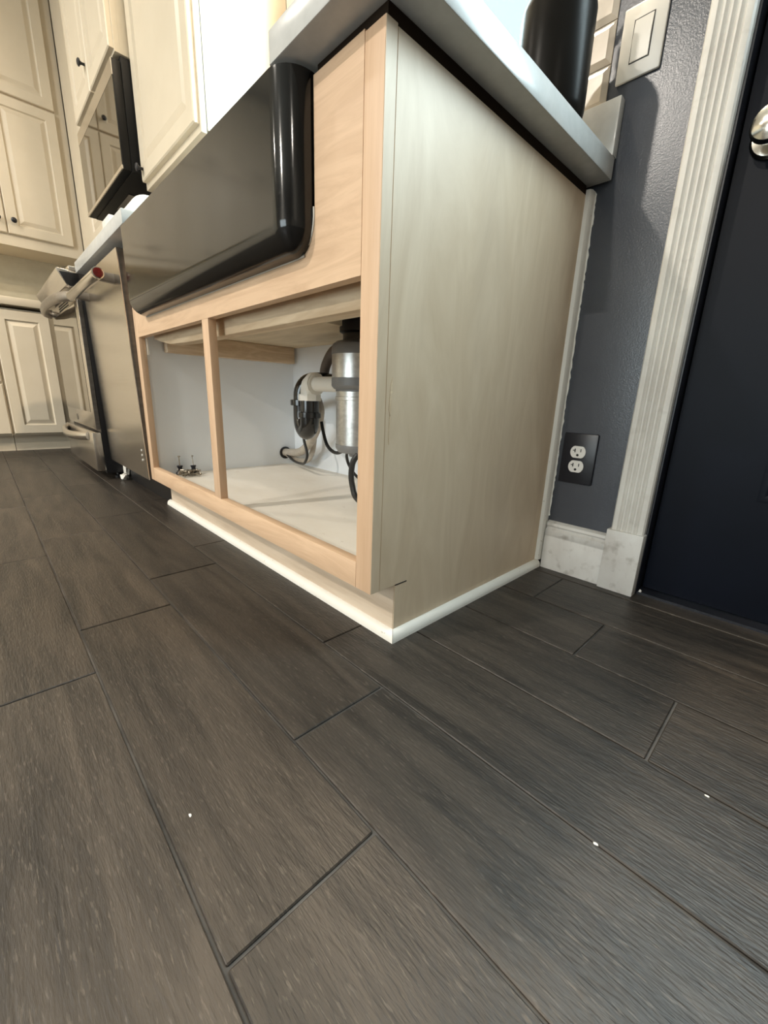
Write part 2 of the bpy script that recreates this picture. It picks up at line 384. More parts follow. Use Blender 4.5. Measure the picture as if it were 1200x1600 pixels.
# ------------------------------------------------------------------ ceiling downlights
for n, (lx, ly, pw, pc) in enumerate(LAMPS):
    where = ['in front of the sink cabinet', 'in front of the range', 'directly above the sink', 'added unseen behind the viewer as fill for the cabinet interior', 'near the far cabinets at the back', 'at the right side of the room'][n]
    t = thing('ceiling_light', (lx, ly, CEIL), 'round recessed ceiling downlight ' + where, 'ceiling light', 'recessed ceiling downlights')
    MB().lathe([(0.095, CEIL - 0.006), (0.095, CEIL), (0.07, CEIL), (0.07, CEIL - 0.004), (0.085, CEIL - 0.008)], (lx, ly, 0)).build('trim_ring', m_recept, t)
    MB().lathe([(0.07, CEIL - 0.003), (0.07, CEIL - 0.001)], (lx, ly, 0)).build('lens', m_lamp, t)
    l = bpy.data.lights.new('downlight_glow', 'AREA'); l.shape = 'DISK'; l.size = 0.14; l.energy = pw; l.color = pc
    lo_ = bpy.data.objects.new('downlight_glow', l); COL.objects.link(lo_); lo_.parent = t; lo_.location = (0, 0, -0.012)

# ------------------------------------------------------------------ backsplash tiles on the sink wall
tl_me = {}
def subway(x0, x1, z0, z1):
    w, h = x1 - x0, z1 - z0
    key = (round(w, 3), round(h, 3))
    if key not in tl_me:
        b = 0.011
        me = MB().rings([(0, w, 0, h, 0.0), (0, w, 0, h, -0.003), (b, w - b, b, h - b, -0.008)], 'y').mesh('backsplash_tile', smooth=False)
        me.materials.append(m_subway); tl_me[key] = me
    o = bpy.data.objects.new('backsplash_tile', tl_me[key]); COL.objects.link(o); o.parent = wall_back
    og = ORG[wall_back.name]; o.location = (x0 - og[0], WALL - og[1], z0 - og[2])
rowh = 0.0715
for rw in range(0, 12):
    z0 = 1.019 + rw * rowh
    x = 0.004
    first = 0.152 if rw % 2 == 0 else 0.076
    while x > -1.22:
        wdt = first if x > 0 else 0.152
        x0_ = x - wdt
        inside = z0 + rowh > WZ0 - 0.03
        if inside and x0_ < WX1 + 0.03:
            if x > WX1 + 0.04: subway(WX1 + 0.032, x, z0, z0 + rowh - 0.0018)
            break
        subway(x0_ + 0.0018, x, z0, z0 + rowh - 0.0018)
        x = x0_

# ------------------------------------------------------------------ sink base cabinet
CW = 1.21
sc = thing('sink_cabinet', (-CW / 2, 0.3, 0), 'unfinished maple sink base cabinet with open door bays', 'cabinet')
box('stile', m_maple_v, sc, -0.038, 0, 0, 0.0195, 0.105, 0.859, bevel=0.0008)
box('stile', m_maple_v, sc, -CW, -1.172, 0, 0.0195, 0.105, 0.872, bevel=0.0008)
box('mullion', m_maple_v, sc, -0.627, -0.589, 0, 0.0195, 0.152, 0.588, bevel=0.0008)
box('bottom_rail', m_maple_h, sc, -1.1715, -0.0385, 0, 0.0195, 0.105, 0.152, bevel=0.0008)
CX0, CX1, CZ = -1.088, -0.150, 0.637
rc_ = 0.052
poly = [(-1.1715, 0.588), (-0.0385, 0.588), (-0.0385, 0.862), (CX1, 0.862)]
poly += [(p[0], p[1]) for p in arc(CX1 - rc_, CZ + rc_, rc_, 0, -90, 8)]
poly += [(p[0], p[1]) for p in arc(CX0 + rc_, CZ + rc_, rc_, -90, -180, 8)]
poly += [(CX0, 0.862), (-1.1715, 0.862)]
MB().prism(poly, 'y', 0, 0.0195).build('apron_panel', m_maple_h, sc)
# pale caulk bead following the cut-out
bead = [(CX1 - 0.001, -0.0005, 0.70)] + [(p[0], -0.0005, p[1]) for p in arc(CX1 - rc_, CZ + rc_, rc_ - 0.001, 0, -90, 6)] + [(-0.5, -0.0005, CZ + 0.001), (-0.8, -0.0005, CZ + 0.001)] + [(p[0], -0.0005, p[1]) for p in arc(CX0 + rc_, CZ + rc_, rc_ - 0.001, -90, -170, 6)]
MB().tube(bead, 0.0022, 6, 2).build('caulk_bead', m_caulk, sc)
MB().box(-0.03, -0.003, 0.006, 0.60, 0.8575, 0.8755).box(-0.148, -0.03, 0.006, 0.019, 0.8625, 0.8755).build('shadow_gap_strip', m_darkgap, sc)  # dark strip coloured as the shade in the gap under the countertop
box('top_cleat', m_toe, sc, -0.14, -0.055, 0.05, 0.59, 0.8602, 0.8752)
sp = MB().prism([(0.0207, 0.105), (0.0207, 0.857), (0.604, 0.857), (0.604, 0), (0.0583, 0), (0.0583, 0.105)], 'x', -0.018, 0.0)
side = sp.build('side_panel', m_ply_side, sc, bevel=0.0007, seg=1)
box('stile_edge', m_ply_side, sc, -0.0006, 0.0005, 0.0006, 0.0195, 0.1055, 0.8585)
side['label'] = 'pale birch plywood side panel'
box('saw_kerf', m_slot, side, -0.004, 0.0004, 0.0583, 0.088, 0.1042, 0.1062)
# splintered chip near the front edge of the side panel
chip = MB()
chip.prism([(0.0275, 0.405), (0.031, 0.395), (0.0325, 0.41), (0.034, 0.43), (0.033, 0.452), (0.0295, 0.44)], 'x', -0.001, 0.0006)
chip.prism([(0.0285, 0.36), (0.030, 0.352), (0.0305, 0.385), (0.0295, 0.398)], 'x', -0.001, 0.0005)
chip.build('splinter', m_lumber, side)
box('toe_kick', m_toe, sc, -1.2, -0.0015, 0.0575, 0.07, 0.0, 0.105)
box('inner_side', m_melamine, sc, -1.205, -1.19, 0.0195, 0.604, 0.1055, 0.872)
box('inner_lining', m_melamine, sc, -0.024, -0.0185, 0.0195, 0.598, 0.12, 0.60)
box('back_panel', m_melamine, sc, -1.19, -0.018, 0.598, 0.604, 0.1055, 0.872)
box('cabinet_floor', m_cab_floor, sc, -1.19, -0.0185, 0.0195, 0.598, 0.1055, 0.12)
fb = MB().prism([(-1.15, 0.612), (-1.15, 0.585), (-1.08, 0.572), (-1.0, 0.560), (-0.86, 0.556), (-0.6, 0.555), (-0.026, 0.555), (-0.026, 0.612)], 'y', 0.04, 0.078)
fb.build('front_beam', m_lumber, sc, bevel=0.004)
box('left_beam', m_lumber_y, sc, -1.189, -1.152, 0.08, 0.584, 0.548, 0.612, bevel=0.003)
pl = MB().box(-1.189, -0.53, 0.0205, 0.597, 0.6125, 0.636).box(-0.28, -0.026, 0.0205, 0.597, 0.6125, 0.636).box(-0.53, -0.28, 0.0205, 0.295, 0.6125, 0.636).box(-0.53, -0.28, 0.54, 0.597, 0.6125, 0.636)
pl.build('plywood_deck', m_ply, sc)
box('shim', m_cab_floor, sc, -1.1705, -1.167, 0.0215, 0.026, 0.535, 0.586)

# ------------------------------------------------------------------ farmhouse sink
SX0, SX1, SY0, SY1, SZ0, SZ1 = -1.084, -0.154, -0.046, 0.545, 0.6375, 0.868
bm = bmesh.new()
vsx = MB().box(SX0, SX1, SY0, SY1, SZ0, SZ1)
sk = thing('farmhouse_sink', ((SX0 + SX1) / 2, 0.25, SZ0), 'glossy black apron-front farmhouse sink in the maple cabinet', 'sink')
o = vsx.build('apron', m_sink, sk, bevel=0.042, seg=10, angle=50,
          bevel_sel=lambda a, b: not (a.z > SZ1 - 1e-4 and b.z > SZ1 - 1e-4) and not (a.y > SY1 - 1e-4 and b.y > SY1 - 1e-4))
# hollow the basin
bm.from_mesh(o.data)
topf = max(bm.faces, key=lambda q: (round(q.calc_center_median().z, 4), q.calc_area()))
ins = bmesh.ops.inset_region(bm, faces=[topf], thickness=0.02, depth=0)
ex = bmesh.ops.extrude_face_region(bm, geom=[topf])
bmesh.ops.delete(bm, geom=[topf], context='FACES_ONLY')
bmesh.ops.translate(bm, verts=[g for g in ex['geom'] if isinstance(g, bmesh.types.BMVert)], vec=(0, 0, -0.205))
bmesh.ops.recalc_face_normals(bm, faces=bm.faces)
bm.to_mesh(o.data); bm.free()
for p in o.data.polygons: p.use_smooth = True
o.data.set_sharp_from_angle(angle=math.radians(45))
MB().lathe([(0.045, 0.664), (0.045, 0.668), (0.03, 0.669), (0.028, 0.665)], (-0.52, 0.41, 0)).build('drain', m_chrome, sk)

# ------------------------------------------------------------------ countertop with upstand
CTY = -0.041
ct = thing('countertop', (-0.9, 0.3, 0.876), 'grey quartz countertop with square edge around the sink', 'countertop')
poly = [(-1.815, CTY), (-1.045, CTY), (-1.045, 0.49), (-0.205, 0.49), (-0.205, CTY + 0.004), (-0.201, CTY), (0.043, CTY), (0.043, 0.612), (-1.815, 0.612)]
MB().prism(poly, 'z', 0.876, 0.916).build('slab', m_counter, ct, bevel=0.0025, seg=2)
box('upstand', m_counter, ct, -1.815, 0.043, 0.598, 0.6195, 0.9165, 1.0165, bevel=0.0015)

# ------------------------------------------------------------------ mouldings on the cabinet
def quarter(n=6, rr=0.0135, h=0.0185):
    return [(0, 0), (rr, 0)] + [(rr * math.cos(math.radians(90 * i / n)), 0.004 + (h - 0.004) * math.sin(math.radians(90 * i / n))) for i in range(n + 1)] 
q = quarter()
tm = MB()
n = len(q)
va = [(-1.213, 0.0575 - p[0], p[1]) for p in q] + [(0.0 + p[0], 0.0575 - p[0], p[1]) for p in q]
tm.add(va, [tuple(range(n)), tuple(range(2 * n - 1, n - 1, -1))] + [(i, (i + 1) % n, n + (i + 1) % n, n + i) for i in range(n)])
tag(tm.build('trim_2', m_trim_clean), 'white shoe moulding along the cabinet toe kick', 'shoe moulding', kind='structure')
tm = MB()
va = [(0.0005 + p[0], 0.0580 - p[0], p[1]) for p in q] + [(0.0005 + p[0], 0.602, p[1]) for p in q]
tm.add(va, [tuple(range(n)), tuple(range(2 * n - 1, n - 1, -1))] + [(i, (i + 1) % n, n + (i + 1) % n, n + i) for i in range(n)])
tag(tm.build('trim_3', m_trim_clean), 'white shoe moulding along the pale cabinet side panel', 'shoe moulding', kind='structure')
# upright scribe strip with ragged paint edge
scr = [(0.0, 0.595), (0.008, 0.597), (0.011, 0.602), (0.011, 0.6195), (0.0, 0.6195)]
t = thing('trim_4', (0.005, 0.61, 0.02), 'white upright scribe strip where cabinet side meets wall', 'trim', kind='structure')
MB().prism(scr, 'z', 0.019, 0.866).build('strip', m_trim_clean, t)
rg = []; z = 0.14
pts_l = []; 
while z < 0.862:
    pts_l.append((0.0135 + random.uniform(-0.001, 0.0018), z)); z += random.uniform(0.004, 0.011)
MB().prism([(0.0105, 0.138)] + pts_l + [(0.0105, 0.866)], 'y', 0.6185, 0.6199).build('paint_edge', m_trim_clean, t)

# ------------------------------------------------------------------ wall trim by the door
prof = [(0.62, 0), (0.6035, 0), (0.6035, 0.083), (0.606, 0.087), (0.606, 0.090), (0.6035, 0.094), (0.604, 0.105), (0.610, 0.110), (0.610, 0.113), (0.607, 0.117), (0.609, 0.123), (0.6165, 0.128), (0.62, 0.128)]
tag(MB().prism(prof, 'x', 0.0145, 0.165).build('baseboard_right', m_trim_grime, bevel=0), 'short white moulded baseboard under the black outlet', 'baseboard', kind='structure')
t = thing('trim_5', (0.2, 0.6, 0), 'white fluted door casing standing on a plinth block', 'door casing', kind='structure')
box('plinth_block', m_trim_grime, t, 0.163, 0.239, 0.593, 0.62, 0.0, 0.146, bevel=0.0015)
fx0, fx1 = 0.168, 0.236
flp = [(fx0, 0.62), (fx0, 0.606), (fx0 + 0.003, 0.6015), (fx0 + 0.009, 0.6)]
nfl = 4; fw = (fx1 - fx0 - 0.022) / nfl
for k in range(nfl):
    a = fx0 + 0.011 + k * fw
    flp += [(a + 0.0015, 0.6), (a + 0.004, 0.6035), (a + fw / 2, 0.6052), (a + fw - 0.004, 0.6035), (a + fw - 0.0015, 0.6)]
flp += [(fx1 - 0.009, 0.6), (fx1 - 0.003, 0.6015), (fx1, 0.606), (fx1, 0.62)]
MB().prism(flp, 'z', 0.146, 2.15).build('fluted_casing', m_trim, t, angle=25)
box('jamb', m_plate_k, t, 0.2265, 0.240, 0.6205, 0.739, 0.0, 2.08)
dr = thing('door_1', (0.68, 0.672, 0.006), 'navy-black painted door with satin nickel knob', 'door', kind='structure')
LX0, LX1, LZ0, LZ1 = 0.36, 0.96, 1.10, 1.97
lf = MB().box(0.2425, LX0, 0.662, 0.70, 0.008, 2.06).box(LX1, 1.095, 0.662, 0.70, 0.008, 2.06).box(LX0, LX1, 0.662, 0.70, 0.008, LZ0).box(LX0, LX1, 0.662, 0.70, LZ1, 2.06)
lf.build('leaf', m_door, dr)
fr_ = MB()
for (a0, a1, b0, b1) in ((LX0 - 0.025, LX0 + 0.008, LZ0 - 0.025, LZ1 + 0.025), (LX1 - 0.008, LX1 + 0.025, LZ0 - 0.025, LZ1 + 0.025), (LX0, LX1, LZ0 - 0.025, LZ0 + 0.008), (LX0, LX1, LZ1 - 0.008, LZ1 + 0.025)):
    fr_.box(a0, a1, 0.654, 0.664, b0, b1)
fr_.build('lite_frame', m_door, dr, bevel=0.003)
box('door_glass', m_glass, dr, LX0, LX1, 0.679, 0.682, LZ0, LZ1)
MB().box(0.2402, 0.265, 0.702, 0.74, 0.0, 2.08).box(1.075, 1.0995, 0.702, 0.74, 0.0, 2.08).box(0.2526, 1.0995, 0.702, 0.74, 2.03, 2.0795).build('door_stop', m_plate_k, dr)
def dpanel(x0, x1, z0, z1):
    b = 0.018
    MB().rings([(x0, x1, z0, z1, 0.663), (x0, x1, z0, z1, 0.659), (x0 + b * .5, x1 - b * .5, z0 + b * .5, z1 - b * .5, 0.658), (x0 + b, x1 - b, z0 + b, z1 - b, 0.6625), (x0 + b * 1.6, x1 - b * 1.6, z0 + b * 1.6, z1 - b * 1.6, 0.659)], 'y').build('door_panel', m_door, dr)
for (a, b_) in ((0.40, 0.64), (0.72, 0.96)):
    dpanel(a, b_, 0.25, 0.78)
kn = MB().lathe([(0.033, 0.6625), (0.034, 0.657), (0.030, 0.652), (0.014, 0.650), (0.012, 0.636), (0.016, 0.628), (0.027, 0.618), (0.0295, 0.608), (0.026, 0.599), (0.015, 0.594), (0.002, 0.593)], (0.292, 0, 0.885), 'y', 28)
kn.build('knob', m_chrome, dr)
tag(box('trim_6', m_plate_k, None, 0.2405, 1.0995, 0.625, 0.74, -0.0015, 0.006), 'dark worn threshold under the navy door', 'threshold', kind='structure')

# ------------------------------------------------------------------ outlet and switch
ot = thing('wall_outlet', (0.063, WALL, 0.295), 'black outlet plate with two white receptacles on grey wall', 'outlet')
box('plate', m_plate_k, ot, 0.023, 0.104, 0.6135, 0.6199, 0.234, 0.356, bevel=0.003)
def receptacle(cx, cz):
    pts = []
    rr = 0.0172
    for a in range(0, 360, 10):
        x, z_ = rr * math.cos(math.radians(a)), rr * math.sin(math.radians(a))
        pts.append((cx + x * 1.05, cz + max(-0.0142, min(0.0142, z_))))
    rcp = MB().prism(pts, 'y', 0.6115, 0.6136).build('receptacle', m_recept, ot)
    s_ = MB().box(cx - 0.0082, cx - 0.0058, 0.611, 0.6118, cz - 0.001, cz + 0.008).box(cx - 0.0122, cx - 0.0058, 0.611, 0.6118, cz + 0.0028, cz + 0.0046)
    s_.build('slot', m_slot, rcp)
    box('slot', m_slot, rcp, cx + 0.0058, cx + 0.0078, 0.611, 0.6118, cz + 0.0005, cz + 0.0078)
    MB().lathe([(0.003, 0.611), (0.003, 0.6118)], (cx, 0, cz - 0.0073), 'y', 10).build('slot', m_slot, rcp)
receptacle(0.0625, 0.3115); receptacle(0.0625, 0.2765)
MB().lathe([(0.0028, 0.6128), (0.0028, 0.6138)], (0.0625, 0, 0.294), 'y', 10).build('screw', m_plate_k, ot)
sw = thing('light_switch', (0.058, WALL, 1.10), 'ivory rocker light switch on grey wall beside the tiles', 'light switch')
box('plate', m_plate_w, sw, 0.019, 0.098, 0.6125, 0.6199, 1.044, 1.164, bevel=0.004)
box('surround', m_slot, sw, 0.0408, 0.0762, 0.6118, 0.6130, 1.0696, 1.1384)
rk = MB().add([(0.0425, 0.6105, 1.071), (0.0745, 0.6105, 1.071), (0.0745, 0.6085, 1.104), (0.0425, 0.6085, 1.104), (0.0425, 0.6115, 1.137), (0.0745, 0.6115, 1.137),
               (0.0425, 0.613, 1.071), (0.0745, 0.613, 1.071), (0.0425, 0.613, 1.137), (0.0745, 0.613, 1.137)],
              [(0, 1, 2, 3), (3, 2, 5, 4), (6, 7, 1, 0), (4, 5, 9, 8), (0, 3, 4, 8, 6), (1, 7, 9, 5, 2)])
rk.build('rocker', m_plate_w, sw, bevel=0.0006, seg=1)

# ------------------------------------------------------------------ plumbing under the sink
DXc, DYc = -0.52, 0.41
gd = thing('garbage_disposal', (DXc, DYc, 0.255), 'silver two-tier garbage disposal hanging under the black sink', 'garbage disposal')
MB().lathe([(0.045, 0.6365), (0.06, 0.634), (0.06, 0.60), (0.05, 0.595), (0.05, 0.578)], (DXc, DYc, 0), seg=32).build('mounting_ring', m_black, gd)
MB().lathe([(0.05, 0.578), (0.068, 0.574), (0.079, 0.566), (0.0825, 0.552), (0.0825, 0.538)], (DXc, DYc, 0), seg=40).build('top_cap', m_dispband, gd)
MB().lathe([(0.0815, 0.538), (0.0815, 0.474)], (DXc, DYc, 0), seg=40).build('upper_shell', m_disp, gd)
MB().lathe([(0.0825, 0.474), (0.083, 0.452), (0.077, 0.444), (0.0705, 0.441), (0.0705, 0.436)], (DXc, DYc, 0), seg=40).build('middle_band', m_dispband, gd)
MB().lathe([(0.069, 0.436), (0.069, 0.422), (0.0715, 0.421), (0.0715, 0.412), (0.069, 0.411), (0.069, 0.282)], (DXc, DYc, 0), seg=40).build('lower_shell', m_disp, gd)
MB().lathe([(0.0705, 0.282), (0.0705, 0.270), (0.063, 0.258), (0.03, 0.252), (0.028, 0.244), (0.002, 0.244)], (DXc, DYc, 0), seg=40).build('base', m_dispband, gd)
TX, TY, TR = -0.745, 0.385, 0.026
tr_ = thing('drain_trap', (-0.78, 0.4, 0.30), 'black plastic drain trap with white elbow beside the disposal', 'drain pipe')
MB().tube([(DXc - 0.07, DYc, 0.458), (-0.66, 0.40, 0.458), (TX + 0.03, TY, 0.458)], 0.0235, 16, 3).build('discharge_pipe', m_pvc, tr_)
MB().tube([(TX + 0.04, TY, 0.458), (TX + 0.015, TY, 0.458), (TX, TY, 0.448), (TX - 0.002, TY, 0.418)], 0.030, 16, 4).build('elbow', m_pvc, tr_)
MB().lathe([(0.031, -0.010), (0.036, -0.010), (0.036, 0.010), (0.031, 0.010)], (TX + 0.028, TY, 0.458), 'x', 12).build('slip_nut', m_pvc, tr_)
nutw = MB().lathe([(0.031, 0.404), (0.038, 0.404), (0.038, 0.425), (0.031, 0.425)], (TX - 0.002, TY, 0), 'z', 8)
nutw.build('slip_nut', m_pvc, tr_)
L2 = (-0.815, 0.40)
MB().tube([(TX - 0.002, TY, 0.412), (TX - 0.003, TY, 0.345), (TX - 0.012, TY + 0.003, 0.318), (TX - 0.036, TY + 0.008, 0.303), (L2[0] + 0.012, L2[1] - 0.004, 0.318), (L2[0], L2[1], 0.345), (L2[0], L2[1], 0.40)], 0.0315, 18, 5).build('u_bend', m_abs, tr_)
MB().tube([(L2[0], L2[1], 0.395), (L2[0], L2[1] + 0.002, 0.435), (L2[0] + 0.016, L2[1] + 0.015, 0.462), (L2[0] + 0.028, L2[1] + 0.05, 0.470), (L2[0] + 0.03, 0.52, 0.468), (L2[0] + 0.03, 0.597, 0.466)], 0.0300, 18, 5).build('outlet_arm', m_abs, tr_)
MB().lathe([(0.033, 0.385), (0.041, 0.387), (0.041, 0.405), (0.033, 0.407)], (L2[0], L2[1], 0), 'z', 16).build('slip_nut', m_abs, tr_)
MB().box(L2[0] - 0.055, L2[0] - 0.036, L2[1] - 0.008, L2[1] + 0.004, 0.388, 0.404).build('wing', m_abs, tr_)
MB().lathe([(0.033, 0.348), (0.0385, 0.35), (0.0385, 0.366), (0.033, 0.368)], (TX - 0.003, TY, 0), 'z', 16).build('slip_nut', m_abs, tr_)
MB().box(TX + 0.03, TX + 0.05, TY - 0.006, TY + 0.006, 0.350, 0.364).build('wing', m_abs, tr_)
gm = MB().lathe([(0.026, -1.190), (0.027, -1.184), (0.020, -1.182), (0.018, -1.186)], (0, 0.545, 0.170), 'x', 20)
tag(gm.build('cable_grommet', m_black), 'round black grommet low on the white cabinet side', 'grommet')
hs = MB().tube([(-1.186, 0.545, 0.172), (-1.12, 0.54, 0.178), (-1.02, 0.52, 0.195), (-0.93, 0.50, 0.235), (-0.86, 0.49, 0.30), (-0.83, 0.485, 0.36), (-0.85, 0.49, 0.40), (-0.90, 0.52, 0.405), (-0.96, 0.555, 0.385), (-0.99, 0.575, 0.36)], 0.0165, 12, 5)
tag(hs.build('drain_hose', m_hose), 'beige corrugated hose curling up behind the black trap', 'hose')
h2 = MB().tube([(-1.186, 0.552, 0.163), (-1.10, 0.552, 0.150), (-1.02, 0.55, 0.155), (-0.97, 0.545, 0.20), (-0.96, 0.55, 0.27), (-0.965, 0.57, 0.33)], 0.011, 10, 5)
tag(h2.build('water_line', m_hose), 'thin beige water line rising beside the hose', 'hose')
hd = MB().tube([(-0.86, 0.53, 0.455), (-0.845, 0.515, 0.485), (-0.82, 0.50, 0.512), (-0.79, 0.49, 0.538), (-0.74, 0.475, 0.565), (-0.66, 0.45, 0.575)], 0.017, 12, 4)
tag(hd.build('dishwasher_hose', m_hose_d), 'short brown hose running up to the disposal', 'hose')
cb = MB().tube([(-1.184, 0.54, 0.176), (-1.08, 0.52, 0.15), (-0.96, 0.485, 0.155), (-0.88, 0.45, 0.175), (-0.85, 0.44, 0.21), (-0.87, 0.44, 0.26), (-0.90, 0.46, 0.30)], 0.0052, 8, 5)
tag(cb.build('cable', m_cord), 'thin black cable looping out of the grommet', 'cable')
cb = MB().tube([(-0.80, 0.47, 0.33), (-0.78, 0.465, 0.29), (-0.75, 0.46, 0.25), (-0.70, 0.455, 0.232), (-0.65, 0.45, 0.245), (-0.61, 0.43, 0.285)], 0.0062, 8, 5)
tag(cb.build('cable', m_cord), 'black cable sagging between trap and disposal', 'cable')
cb = MB().tube([(-0.57, 0.41, 0.262), (-0.59, 0.42, 0.235), (-0.60, 0.44, 0.20), (-0.585, 0.46, 0.165), (-0.55, 0.48, 0.145), (-0.48, 0.50, 0.13)], 0.0048, 8, 5)
tag(cb.build('cable', m_cord), 'black cable dropping from disposal base to cabinet floor', 'cable')
cb = MB().tube([(-0.445, 0.345, 0.262), (-0.455, 0.335, 0.24), (-0.462, 0.335, 0.20), (-0.458, 0.338, 0.165), (-0.44, 0.335, 0.140), (-0.38, 0.32, 0.130), (-0.30, 0.31, 0.1295)], 0.0085, 10, 5)
tag(cb.build('power_cord', m_cord), 'thick black power cord beside the cabinet stile', 'cable')

# ------------------------------------------------------------------ loose hardware on the cabinet floor
def loose_knob(x, y, tilt, label):
    t = thing('cabinet_knob', (x, y, 0.12), label, 'knob', 'loose cabinet knobs')
    MB().lathe([(0.002, 0.12), (0.014, 0.1215), (0.0165, 0.126), (0.013, 0.131), (0.008, 0.136), (0.0072, 0.145), (0.010, 0.151), (0.010, 0.154), (0.002, 0.1545)], (x, y, 0), seg=18).build('knob', m_plate_k, t)
    MB().lathe([(0.0018, 0.1545), (0.0018, 0.186), (0.0052, 0.187), (0.0052, 0.190), (0.001, 0.191)], (x, y, 0), seg=10).build('screw', m_screw, t)
    t.rotation_euler = tilt
loose_knob(-1.158, 0.085, (0.03, 0.05, 0), 'black cabinet knob with screw upright, left end of the screw pile')
loose_knob(-1.140, 0.128, (0.0, -0.16, 0), 'black cabinet knob with screw leaning, right end of the screw pile')
scr_me = MB().lathe([(0.0005, -0.021), (0.0021, -0.015), (0.0021, 0.014), (0.0052, 0.0165), (0.0052, 0.019), (0.001, 0.0195)], (0, 0, 0), 'x', 8).mesh('screw')
scr_me.materials.append(m_screw)
for k in range(20):
    o = bpy.data.objects.new('screw', scr_me); COL.objects.link(o)
    o.location = (-1.128 + random.uniform(-0.022, 0.045), 0.100 + random.uniform(-0.028, 0.034), 0.1262 + (k % 4) * 0.0042)
    o.rotation_euler = (0, random.uniform(-0.10, 0.10), random.uniform(0, 6.28))
    tag(o, 'small zinc wood screw lying in the pile inside the cabinet', 'screw', 'loose screws in the cabinet')

# ------------------------------------------------------------------ dishwasher
DWx0, DWx1 = -1.815, -1.214
dw = thing('dishwasher', ((DWx0 + DWx1) / 2, 0.28, 0), 'stainless dishwasher between the sink cabinet and the range', 'dishwasher')
box('tub', m_black, dw, DWx0 + 0.005, DWx1 - 0.005, 0.03, 0.59, 0.10, 0.845)
def dwy(z): return -0.006 - (z - 0.1) * 0.0225
MB().prism([(dwy(0.1), 0.1), (0.028, 0.1), (0.028, 0.855), (dwy(0.855), 0.855)], 'x', DWx0, DWx1).build('door_core', m_steel_d, dw, bevel=0.001)
MB().prism([(dwy(0.1) - 0.002, 0.1), (dwy(0.1) + 0.001, 0.1), (dwy(0.855) + 0.001, 0.855), (dwy(0.855) - 0.002, 0.855)], 'x', DWx0, DWx1 - 0.0005).build('door_skin', m_steel, dw)
box('toe_panel', m_black, dw, DWx0 + 0.005, DWx1, 0.062, 0.075, 0.0, 0.098)
hz, hy, hr = 0.777, -0.076, 0.0165
hb = MB().lathe([(hr * 0.8, -1.775), (hr, -1.77), (hr, -1.255), (hr * 0.94, -1.252)], (0, hy, hz), 'x', 24).build('handle', m_steel, dw)
MB().lathe([(hr * 1.06, -1.262), (hr * 1.06, -1.2475), (hr * 0.9, -1.2465)], (0, hy, hz), 'x', 24).build('end_ring', m_chrome, hb)
MB().lathe([(hr * 0.86, -1.248), (hr * 0.86, -1.2455), (hr * 0.5, -1.2445)], (0, hy, hz), 'x', 24).build('red_medallion', m_red, hb)
for bx in (-1.30, -1.73):
    MB().prism([(dwy(hz) + 0.001, hz - 0.014), (dwy(hz) + 0.001, hz + 0.014), (hy + 0.008, hz + 0.011), (hy + 0.008, hz - 0.011)], 'x', bx - 0.016, bx + 0.016).build('handle_bracket', m_steel_m, dw, bevel=0.002)
for k in range(3):
    MB().lathe([(0.004, dwy(0.2) - 0.0035), (0.004, dwy(0.2) - 0.001)], (-1.262, 0, 0.205 - k * 0.018), 'y', 10).build('pale_dot', m_recept, dw)  # row of small pale dots low on the door skin

# ------------------------------------------------------------------ range
RG0, RG1 = -2.605, -1.845
rg_ = thing('kitchen_range', ((RG0 + RG1) / 2, 0.28, 0), 'stainless slide-in range with black sides and oven window', 'range')
box('body', m_black, rg_, RG0, RG1, -0.028, 0.60, 0.03, 0.885, bevel=0.003)
for fx in (RG0 + 0.06, RG1 - 0.06):
    for fy in (0.03, 0.55):
        MB().lathe([(0.018, 0.0), (0.018, 0.008), (0.010, 0.012), (0.010, 0.032)], (fx, fy, 0), seg=12).build('levelling_foot', m_black, rg_)
box('cooktop', m_steel, rg_, RG0, RG1, -0.06, 0.60, 0.886, 0.908, bevel=0.004)
MB().prism([(-0.028, 0.885), (-0.100, 0.893), (-0.103, 0.886), (-0.098, 0.876), (-0.074, 0.832), (-0.062, 0.826), (-0.028, 0.826)], 'x', RG0, RG1).build('control_panel', m_steel, rg_, bevel=0.0015)
MB().prism([(-0.028, 0.882), (-0.094, 0.880), (-0.074, 0.836), (-0.062, 0.829), (-0.028, 0.829)], 'x', RG1, RG1 + 0.0015).build('control_panel_end', m_black, rg_)
box('oven_door_edge', m_steel_d, rg_, RG1 - 0.0012, RG1 + 0.0006, -0.045, -0.0287, 0.238, 0.818)
od = box('oven_door', m_steel, rg_, RG0 + 0.002, RG1 - 0.001, -0.046, -0.0285, 0.236, 0.820, bevel=0.002)
box('oven_window', m_mirrorglass, od, RG0 + 0.012, RG1 - 0.065, -0.0475, -0.0458, 0.312, 0.772)
for k in range(3): box('vent_slot', m_slot, od, -2.34, -2.06, -0.0468, -0.0455, 0.782 + k * 0.011, 0.788 + k * 0.011)
MB().lathe([(0.016, -0.0475), (0.016, -0.0455)], (-2.30, 0, 0.27), 'y', 20).build('emblem', m_steel_d, od)
